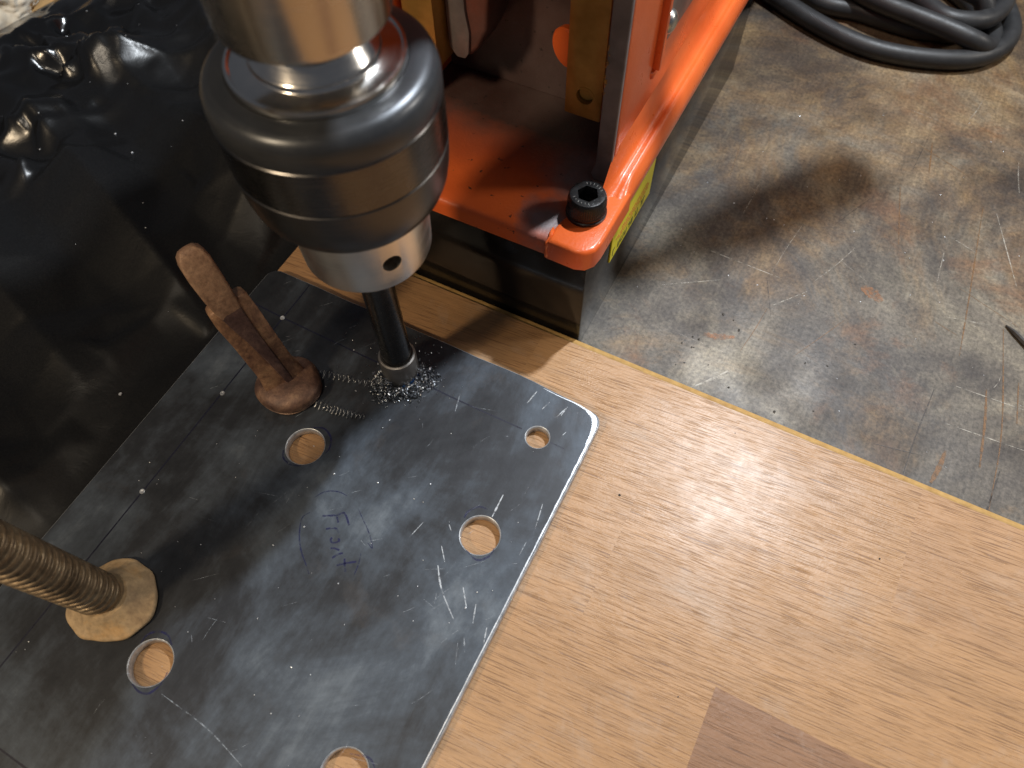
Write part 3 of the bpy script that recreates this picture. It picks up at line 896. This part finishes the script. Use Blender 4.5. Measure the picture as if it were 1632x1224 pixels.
for k in range(90):
    a = rnd.uniform(0, 6.28)
    rr = abs(rnd.gauss(12, 6))
    chip(sw, Vector((rr * math.cos(a), rr * math.sin(a), 12.35)), rnd.uniform(0.1, 0.35), rnd.uniform(0.3, 1.0), rnd.uniform(0.1, 0.3), 0.3, Vector((rnd.gauss(0, 1), rnd.gauss(0, 1), rnd.gauss(0, 1))))
s = new_obj('swarf', sw, 'swarf', origin=(0, 0, 12), smooth=False)
tag(s, 'heap of bright steel shavings round the tip of the drill bit', 'shavings', kind='stuff')


def coil(path, r, w, turns):
    P = catmull([(x, y, z) for x, y, z in path], 40)
    nb = bmesh.new()
    n = int(turns * 14)
    prev = None
    for i in range(n + 1):
        f = i / n * (len(P) - 1)
        k = min(int(f), len(P) - 2)
        c = P[k].lerp(P[k + 1], f - k)
        d = (P[k + 1] - P[k]).normalized()
        s_ = d.cross(Vector((0, 0, 1))).normalized()
        u = s_.cross(d)
        t = 2 * math.pi * i / 14
        rr = r(i / n) * (1 + 0.22 * math.sin(i * 0.11) + 0.16 * math.sin(i * 0.043 + 1) + 0.14 * rnd.uniform(-1, 1))
        q = c + (s_ * math.cos(t) * 1.15 + u * math.sin(t) * 0.6) * rr + d * rnd.uniform(-0.18, 0.18)
        a, b = nb.verts.new(q - d * w / 2), nb.verts.new(q + d * w / 2)
        if prev:
            nb.faces.new((prev[0], a, b, prev[1]))
        prev = (a, b)
    return nb


o = new_obj('swarf_curl', coil([(-27.5, -25.6, 13.6), (-17.8, -24.7, 13.5), (-10.5, -23.6, 13.2), (-2.3, -21.3, 13.0)], lambda t: 1.75 - 0.85 * t, 0.26, 17), 'curl', origin=(-14, -24, 12), smooth=False)
tag(o, 'tightly coiled steel shaving lying in front of the rusty clamp disc', 'shaving', 'coiled shavings')
o = new_obj('swarf_curl', coil([(-27, -14.0, 13.4), (-20, -12.0, 13.4), (-12.9, -10.4, 13.3), (-5.5, -7.5, 13.2)], lambda t: 1.5 - 0.5 * t, 0.22, 11), 'curl', origin=(-15, -11, 12), smooth=False)
tag(o, 'coiled steel shaving in the dark shadow between clamp disc and drill bit', 'shaving', 'coiled shavings')


def crumbs(name, spots, mat, label, org):
    cb = bmesh.new()
    for x, y, z, s_ in spots:
        nb = bmesh.new()
        bmesh.ops.create_icosphere(nb, subdivisions=1, radius=s_)
        for v in nb.verts:
            v.co *= rnd.uniform(0.6, 1.25)
        bmesh.ops.scale(nb, vec=(rnd.uniform(.6, 1.5), rnd.uniform(.6, 1.5), 0.55), verts=nb.verts)
        bmesh.ops.translate(nb, vec=(x, y, z + 0.3 * s_), verts=nb.verts)
        join(cb, nb)
    ob = new_obj(name, cb, mat, origin=org, smooth=False)
    tag(ob, label, 'chips', kind='stuff')


crumbs('plate_chips', [(rnd.uniform(-65, 70), rnd.uniform(-150, 15), 12.03, rnd.choice([.12, .16, .2, .3])) for _ in range(80)], 'chip', 'tiny bright metal chips scattered over the blued steel plate', (0, -60, 12))
crumbs('bench_chips', [(rnd.uniform(60, 215), rnd.uniform(56, 250), 0.05, rnd.choice([.15, .2, .3])) for _ in range(60)], 'chip', 'tiny bright metal chips scattered over the rusty bench', (130, 120, 0))
crumbs('dark_crumbs', [(rnd.uniform(58, 150), rnd.uniform(55, 100), 0.05, rnd.choice([.2, .35, .5])) for _ in range(26)] +
       [(rnd.uniform(90, 220), rnd.uniform(-60, 40), 8.02, rnd.choice([.2, .3, .4])) for _ in range(5)] +
       [(rnd.uniform(-15, 52), rnd.uniform(44.6, 47.6), 5.3, rnd.choice([.2, .35, .5])) for _ in range(26)], 'darkchip', 'dark crumbs of swarf along the magnet and over bench and board', (60, 50, 0))

# ================================================================== BLACK PLASTIC SHEET
from mathutils.geometry import delaunay_2d_cdt
cr = random.Random(33)
big = [(-120, 62, -0.25, 130, 34, 13), (-165, 20, -0.35, 100, 30, 12), (-190, -30, -0.30, 90, 30, 10), (-215, 95, 0.5, 70, 24, 12),
       (-180, 120, -0.6, 90, 26, 13), (-150, -90, -0.2, 90, 26, 9)]
big = [(a, b, math.cos(c), math.sin(c), L, wd, h) for a, b, c, L, wd, h in big]
SX0, SX1, SY0, SY1, DX = -312, -75, -176, 306, 1.5
GX, GY = int((SX1 - SX0) / DX) + 1, int((SY1 - SY0) / DX) + 1


def facets(points, amp, passes):
    """piecewise flat crumple: random points, triangulated, sampled on the sheet's grid and eased at the creases"""
    pts = [Vector((x, y)) for x, y in points] + [Vector((SX0 - 5, SY0 - 5)), Vector((SX1 + 5, SY0 - 5)), Vector((SX1 + 5, SY1 + 5)), Vector((SX0 - 5, SY1 + 5))]
    vs, _, tris, *_ = delaunay_2d_cdt(pts, [], [], 0, 1e-4)
    zs = [cr.uniform(-amp, amp) for _ in vs]
    H = [[0.0] * GX for _ in range(GY)]
    for t in tris:
        a, b, c = (vs[k] for k in t)
        za, zb, zc = (zs[k] for k in t)
        den = (b.y - c.y) * (a.x - c.x) + (c.x - b.x) * (a.y - c.y)
        if abs(den) < 1e-9:
            continue
        for jj in range(max(0, int((min(a.y, b.y, c.y) - SY0) / DX)), min(GY, int((max(a.y, b.y, c.y) - SY0) / DX) + 2)):
            for ii in range(max(0, int((min(a.x, b.x, c.x) - SX0) / DX)), min(GX, int((max(a.x, b.x, c.x) - SX0) / DX) + 2)):
                px, py = SX0 + ii * DX, SY0 + jj * DX
                l0 = ((b.y - c.y) * (px - c.x) + (c.x - b.x) * (py - c.y)) / den
                l1 = ((c.y - a.y) * (px - c.x) + (a.x - c.x) * (py - c.y)) / den
                l2 = 1 - l0 - l1
                if l0 >= -1e-6 and l1 >= -1e-6 and l2 >= -1e-6:
                    H[jj][ii] = l0 * za + l1 * zb + l2 * zc
    for _ in range(passes):
        N = [r[:] for r in H]
        for jj in range(1, GY - 1):
            for ii in range(1, GX - 1):
                N[jj][ii] = 0.5 * H[jj][ii] + 0.125 * (H[jj][ii - 1] + H[jj][ii + 1] + H[jj - 1][ii] + H[jj + 1][ii])
        H = N
    return H


def scatter(n, ang, stretch):
    out = []
    for _ in range(n):
        out.append((cr.uniform(SX0, SX1), cr.uniform(SY0, SY1)))
    return out


COARSE = facets(scatter(120, 0, 1), 6.5, 1)
MID = facets(scatter(330, 0, 1), 2.6, 1)
FINE = facets(scatter(1500, 0, 1), 5.5, 1)


def samp(H, x, y):
    fx = min(max((x - SX0) / DX, 0), GX - 1.001)
    fy = min(max((y - SY0) / DX, 0), GY - 1.001)
    i, j = int(fx), int(fy)
    u_, v_ = fx - i, fy - j
    return (H[j][i] * (1 - u_) + H[j][i + 1] * u_) * (1 - v_) + (H[j + 1][i] * (1 - u_) + H[j + 1][i + 1] * u_) * v_


def sheet_h(x, y):
    z = 8 + samp(COARSE, x, y) + samp(MID, x, y)
    for cx, cy, c, s_, L, wd, h in big:
        dx, dy = x - cx, y - cy
        al = dx * c + dy * s_
        if abs(al) > L:
            continue
        ac = abs(-dx * s_ + dy * c) / (wd * (0.5 + 0.5 * (1 - abs(al) / L)))
        if ac < 1:
            z += h * (1 - ac) ** 1.3 * (1 - (al / L) ** 2)
    k = min(max((-186 - x) / 45, 0), 1)
    z += k * (samp(FINE, x, y) + 8)
    e = min(max((-76 - x) / 30, 0), 1)
    z = max(0.6, (0.8 + (z - 0.8) * (0.08 + 0.92 * e)))
    hem = min(max((x + 300 - (y - 85) * 0.21) / 30, 0), 1)
    return z * hem + 9 * (1 - hem)


pm = bmesh.new()
NX, NY = 180, 300
gv = []
for j in range(NY + 1):
    row = []
    for i in range(NX + 1):
        y = -170 + 470 * j / NY
        x = -75.5 - (224.5 - (y - 85) * 0.21) * (i / NX)
        row.append(pm.verts.new((x, y, sheet_h(x, y))))
    gv.append(row)


for j in range(NY):
    for i in range(NX):
        pm.faces.new((gv[j][i], gv[j][i + 1], gv[j + 1][i + 1], gv[j + 1][i]))
bmesh.ops.recalc_face_normals(pm, faces=pm.faces[:])
for f in pm.faces:
    if f.normal.z < 0:
        f.normal_flip()
sheet = new_obj('plastic_sheet', pm, 'plastic', origin=(-240, 60, 0), angle=70)
sm = sheet.modifiers.new('thickness', 'SOLIDIFY')
sm.thickness = 0.00012
tag(sheet, 'crumpled black plastic sheet covering the bench left of the plate', 'plastic sheet')
SP = [(-190.9, 53.19), (-144.05, 22.54), (-131.37, 11.18), (-174.37, 46.49), (-248.7, 98.89), (-217.98, 40.22), (-211.74, -0.37), (-212.8, 96.05), (-257.16, 110.35), (-95.0, -52.09)]
SP += [(rnd.uniform(-260, -90), rnd.uniform(-60, 130)) for _ in range(22)]
crumbs('sheet_chips', [(x, y, sheet_h(x, y) + 0.1, rnd.choice([.3, .4, .6]) if i < 10 else rnd.choice([.12, .18, .28])) for i, (x, y) in enumerate(SP)], 'chip', 'small pale chips scattered over the black plastic sheet', (-160, 30, 0))

# ================================================================== RUSTY CLAMP WITH RIBBED ARM
clamp = thing('rusty_clamp', 'rust brown ribbed iron clamp arm with round foot pressing on the plate', 'clamp', (-33.3, -23.5, 12))
BC = Vector((-33.3, -23.5, 12.0))
new_obj('foot_disc', lathe([(10.6, 0.1), (11.3, 0.6), (11.4, 1.2), (10.9, 1.5), (11.0, 1.9), (11.6, 2.4), (11.7, 4.4), (11.2, 5.4), (9.6, 6.5), (7.0, 7.3), (3.0, 7.8), (0.4, 7.9)], BC, 56,
        rfun=lambda t, h: 1 + 0.025 * math.sin(2 * t + 1) + 0.015 * math.sin(5 * t)), 'clamp_foot', clamp)
dv = Vector((-0.30, 0.05, 0.95)).normalized()
camdir = (Vector((104.2, -103.9, 247.9)) - Vector((-43, -22, 48))).normalized()
nv = (camdir - dv * camdir.dot(dv)).normalized()
sv = dv.cross(nv).normalized()       # image right
if sv.dot(RIGHT) < 0:
    sv = -sv
ORG = Vector((-33.3, -23.5, 15.0))


def arm(secs, roof=0.0):
    """secs: (t, half width, n0, n1, s offset) rounded-rectangle sections along the arm axis"""
    nb = bmesh.new()
    rings = []
    for t, hw, n0, n1, so in secs:
        ring = []
        c = (n0 + n1) / 2
        hh = (n1 - n0) / 2
        for i in range(20):
            a = 2 * math.pi * i / 20
            ex = 0.22
            cx = math.copysign(abs(math.cos(a)) ** ex, math.cos(a))
            cy = math.copysign(abs(math.sin(a)) ** ex, math.sin(a))
            jit = 1 + 0.035 * mnoise.noise((t * .35, i * 0.9, hw))
            ring.append(nb.verts.new(ORG + dv * t + sv * (so + cx * hw * jit) + nv * (c + cy * hh * jit - roof * abs(cx * hw))))
        rings.append(ring)
    for a, b in zip(rings, rings[1:]):
        for i in range(20):
            nb.faces.new((a[i], a[(i + 1) % 20], b[(i + 1) % 20], b[i]))
    nb.faces.new(rings[0])
    nb.faces.new(rings[-1])
    bmesh.ops.recalc_face_normals(nb, faces=nb.faces[:])
    return nb


new_obj('flange', arm([(-2, 8.6, -6.0, 3.0, 0), (3, 8.0, -5.2, 2.9, 0), (8, 6.9, -4.4, 2.6, 0), (15, 6.9, -3.6, 2.4, 0), (26, 7.0, -3.2, 2.6, 0), (36, 7.2, -3.0, 3.1, -0.1), (41.0, 7.1, -3.0, 3.5, 0.0), (42.4, 6.8, -2.8, 3.4, 0.0), (43.2, 6.0, -2.6, 3.0, 0.0)], 0.12), 'clamp_rust', clamp, angle=60)
new_obj('rib', arm([(0, 1.3, -2.5, 3.6, 1.4), (8, 1.5, -2.5, 3.6, 1.1), (18, 1.9, -2.5, 3.9, 0.6), (27, 2.4, -2.5, 4.3, 0.1), (34, 3.1, -2.5, 4.9, -0.4), (40, 3.7, -2.5, 4.9, -0.7), (43, 4.0, -2.5, 5.0, -0.8)]), 'clamp_dark', clamp, angle=60)
new_obj('tab', arm([(39.5, 3.5, -2.6, 4.8, -0.8), (43, 4.15, -3.0, 5.15, -0.8), (49, 4.7, -3.0, 5.2, -0.7), (56, 4.9, -2.8, 4.9, -0.4), (61, 4.7, -2.4, 4.2, -0.1), (63.8, 3.9, -1.6, 3.4, 0), (65.4, 2.5, -0.4, 2.4, 0), (66.0, 0.8, 0.4, 1.2, 0)]), 'clamp_pale', clamp, angle=60)

# ================================================================== CLAMP SCREW WITH SWIVEL PAD
scr = thing('clamp_screw', 'greasy threaded clamp screw with tan rusty swivel pad on the plate', 'clamp', (-37, -112.5, 12))
PC = Vector((-37.2, -112.4, 12.0))


def wobble(t, h):
    return 1 + (0.035 * math.sin(2 * t + .6) + 0.035 * math.sin(3 * t + 2) + 0.014 * math.sin(7 * t) + 0.01 * math.sin(11 * t + 1)) * (1.0 if h < 5 else 0.4)


new_obj('swivel_pad', lathe([(12.6, 0.1), (13.3, 0.5), (13.5, 1.4), (13.3, 2.0), (12.7, 2.3), (12.0, 2.7), (10.5, 3.9), (8.7, 5.6), (7.6, 7.2), (7.1, 7.8), (6.2, 7.6)], PC, 72, rfun=wobble), 'pad', scr, angle=50)
axis = Vector((-0.035, -0.035, 1)).normalized()
u = (Vector((1, 0, 0)) - axis * axis.x).normalized()
v = axis.cross(u)
tb = bmesh.new()
pitch, nseg = 3.1, 40
hs = [i * 0.22 for i in range(int(150 / 0.22))]
prev = None
for h in hs:
    ring = []
    for i in range(nseg):
        t = 2 * math.pi * i / nseg
        f = (h / pitch - i / nseg) % 1.0
        tri = abs(f - 0.5) * 2
        prof = min(1, max(0, (tri - 0.22) / 0.5))
        r = 5.55 + 1.15 * (prof * prof * (3 - 2 * prof))
        if h < 4:
            r = 5.6 + (r - 5.6) * max(0, (h - 2) / 2)
        ring.append(tb.verts.new(PC + axis * (6.8 + h) + (u * math.cos(t) + v * math.sin(t)) * r))
    if prev:
        for i in range(nseg):
            j = (i + 1) % nseg
            tb.faces.new((prev[i], prev[j], ring[j], ring[i]))
    else:
        tb.faces.new(list(reversed(ring)))
    prev = ring
tb.faces.new(prev)
new_obj('threaded_rod', tb, 'screw', scr, angle=80)

# ================================================================== POWER CABLE
cable = thing('power_cable', 'thick black rubber power cable coiled at the back of the bench', 'cable', (120, 320, 0))
r = 4.7
runs = [
    [(-10, 330, 5), (20, 312, 5), (48, 298, 5), (78, 283.5, 5), (103, 276.2, 5), (124.6, 277, 5), (147.6, 284.5, 5), (162, 296.5, 5), (169, 314, 5), (166.5, 331.5, 5), (156, 348, 6), (130, 366, 7), (90, 380, 6), (40, 392, 5)],
    [(10, 352, 12), (60, 320, 13.5), (97, 302.2, 14), (119, 297, 14), (138, 294, 13.6), (152, 292.6, 12), (159, 297, 8.0), (161.5, 306, 5), (158, 322, 5), (140, 344, 5), (110, 362, 5)],
    [(20, 345, 5), (68.5, 304.8, 5), (96, 302.9, 5), (122.4, 301.2, 5), (140, 304.5, 5), (150, 313, 5), (150, 330, 5), (130, 350, 5)],
    [(60, 340, 14), (95, 322, 14), (117, 313.6, 14), (134.8, 299.5, 15.5), (148.9, 302.4, 15.5), (157.2, 314, 14.5), (160, 329.7, 14), (158, 345, 14), (140, 370, 12)],
    [(70, 350, 22), (110, 330, 22), (138, 316, 22), (148, 314.5, 20), (153.5, 312, 14)],
]
for p in runs:
    new_obj('cable_loop', tube(catmull(p, 12), r, 22), 'rubber', cable, angle=70)

# ================================================================== SMALL THINGS AT THE FRAME EDGE
off = new_obj('metal_offcut', tube([Vector((198.7, 134, 0.6)), Vector((202, 131.6, 1.0)), Vector((210, 125, 1.3)), Vector((222, 117, 1.3))], lambda t: 0.35 + 0.75 * min(1, t * 2.5), 6), 'darkchip', origin=(205, 129, 0))
tag(off, 'dark pointed metal sliver on the bench at the right edge', 'metal offcut')
ply = new_obj('timber_block', box((-470, 40, 0.5), (-286, 330, 5), 1, 2), 'ply', origin=(-390, 190, 0))
tag(ply, 'tan timber block behind the plastic sheet in the far corner', 'timber')
cb = bmesh.new()
bmesh.ops.create_icosphere(cb, subdivisions=5, radius=1)
for q in cb.verts:
    k = 1 + 0.35 * mnoise.noise(q.co * 1.6) + 0.14 * abs(mnoise.noise(q.co * 4.5))
    q.co = Vector((q.co.x * 26 * k, q.co.y * 20 * k, max(-0.2, q.co.z) * 15 * k))
bmesh.ops.translate(cb, vec=(-322, 103, 9), verts=cb.verts)
cl = new_obj('cloth', cb, 'cloth', origin=(-322, 103, 6), angle=180)
tag(cl, 'crumpled cream cloth on the timber in the far left corner', 'cloth')

for o in bpy.data.objects:
    if '_org' in o:
        del o['_org']
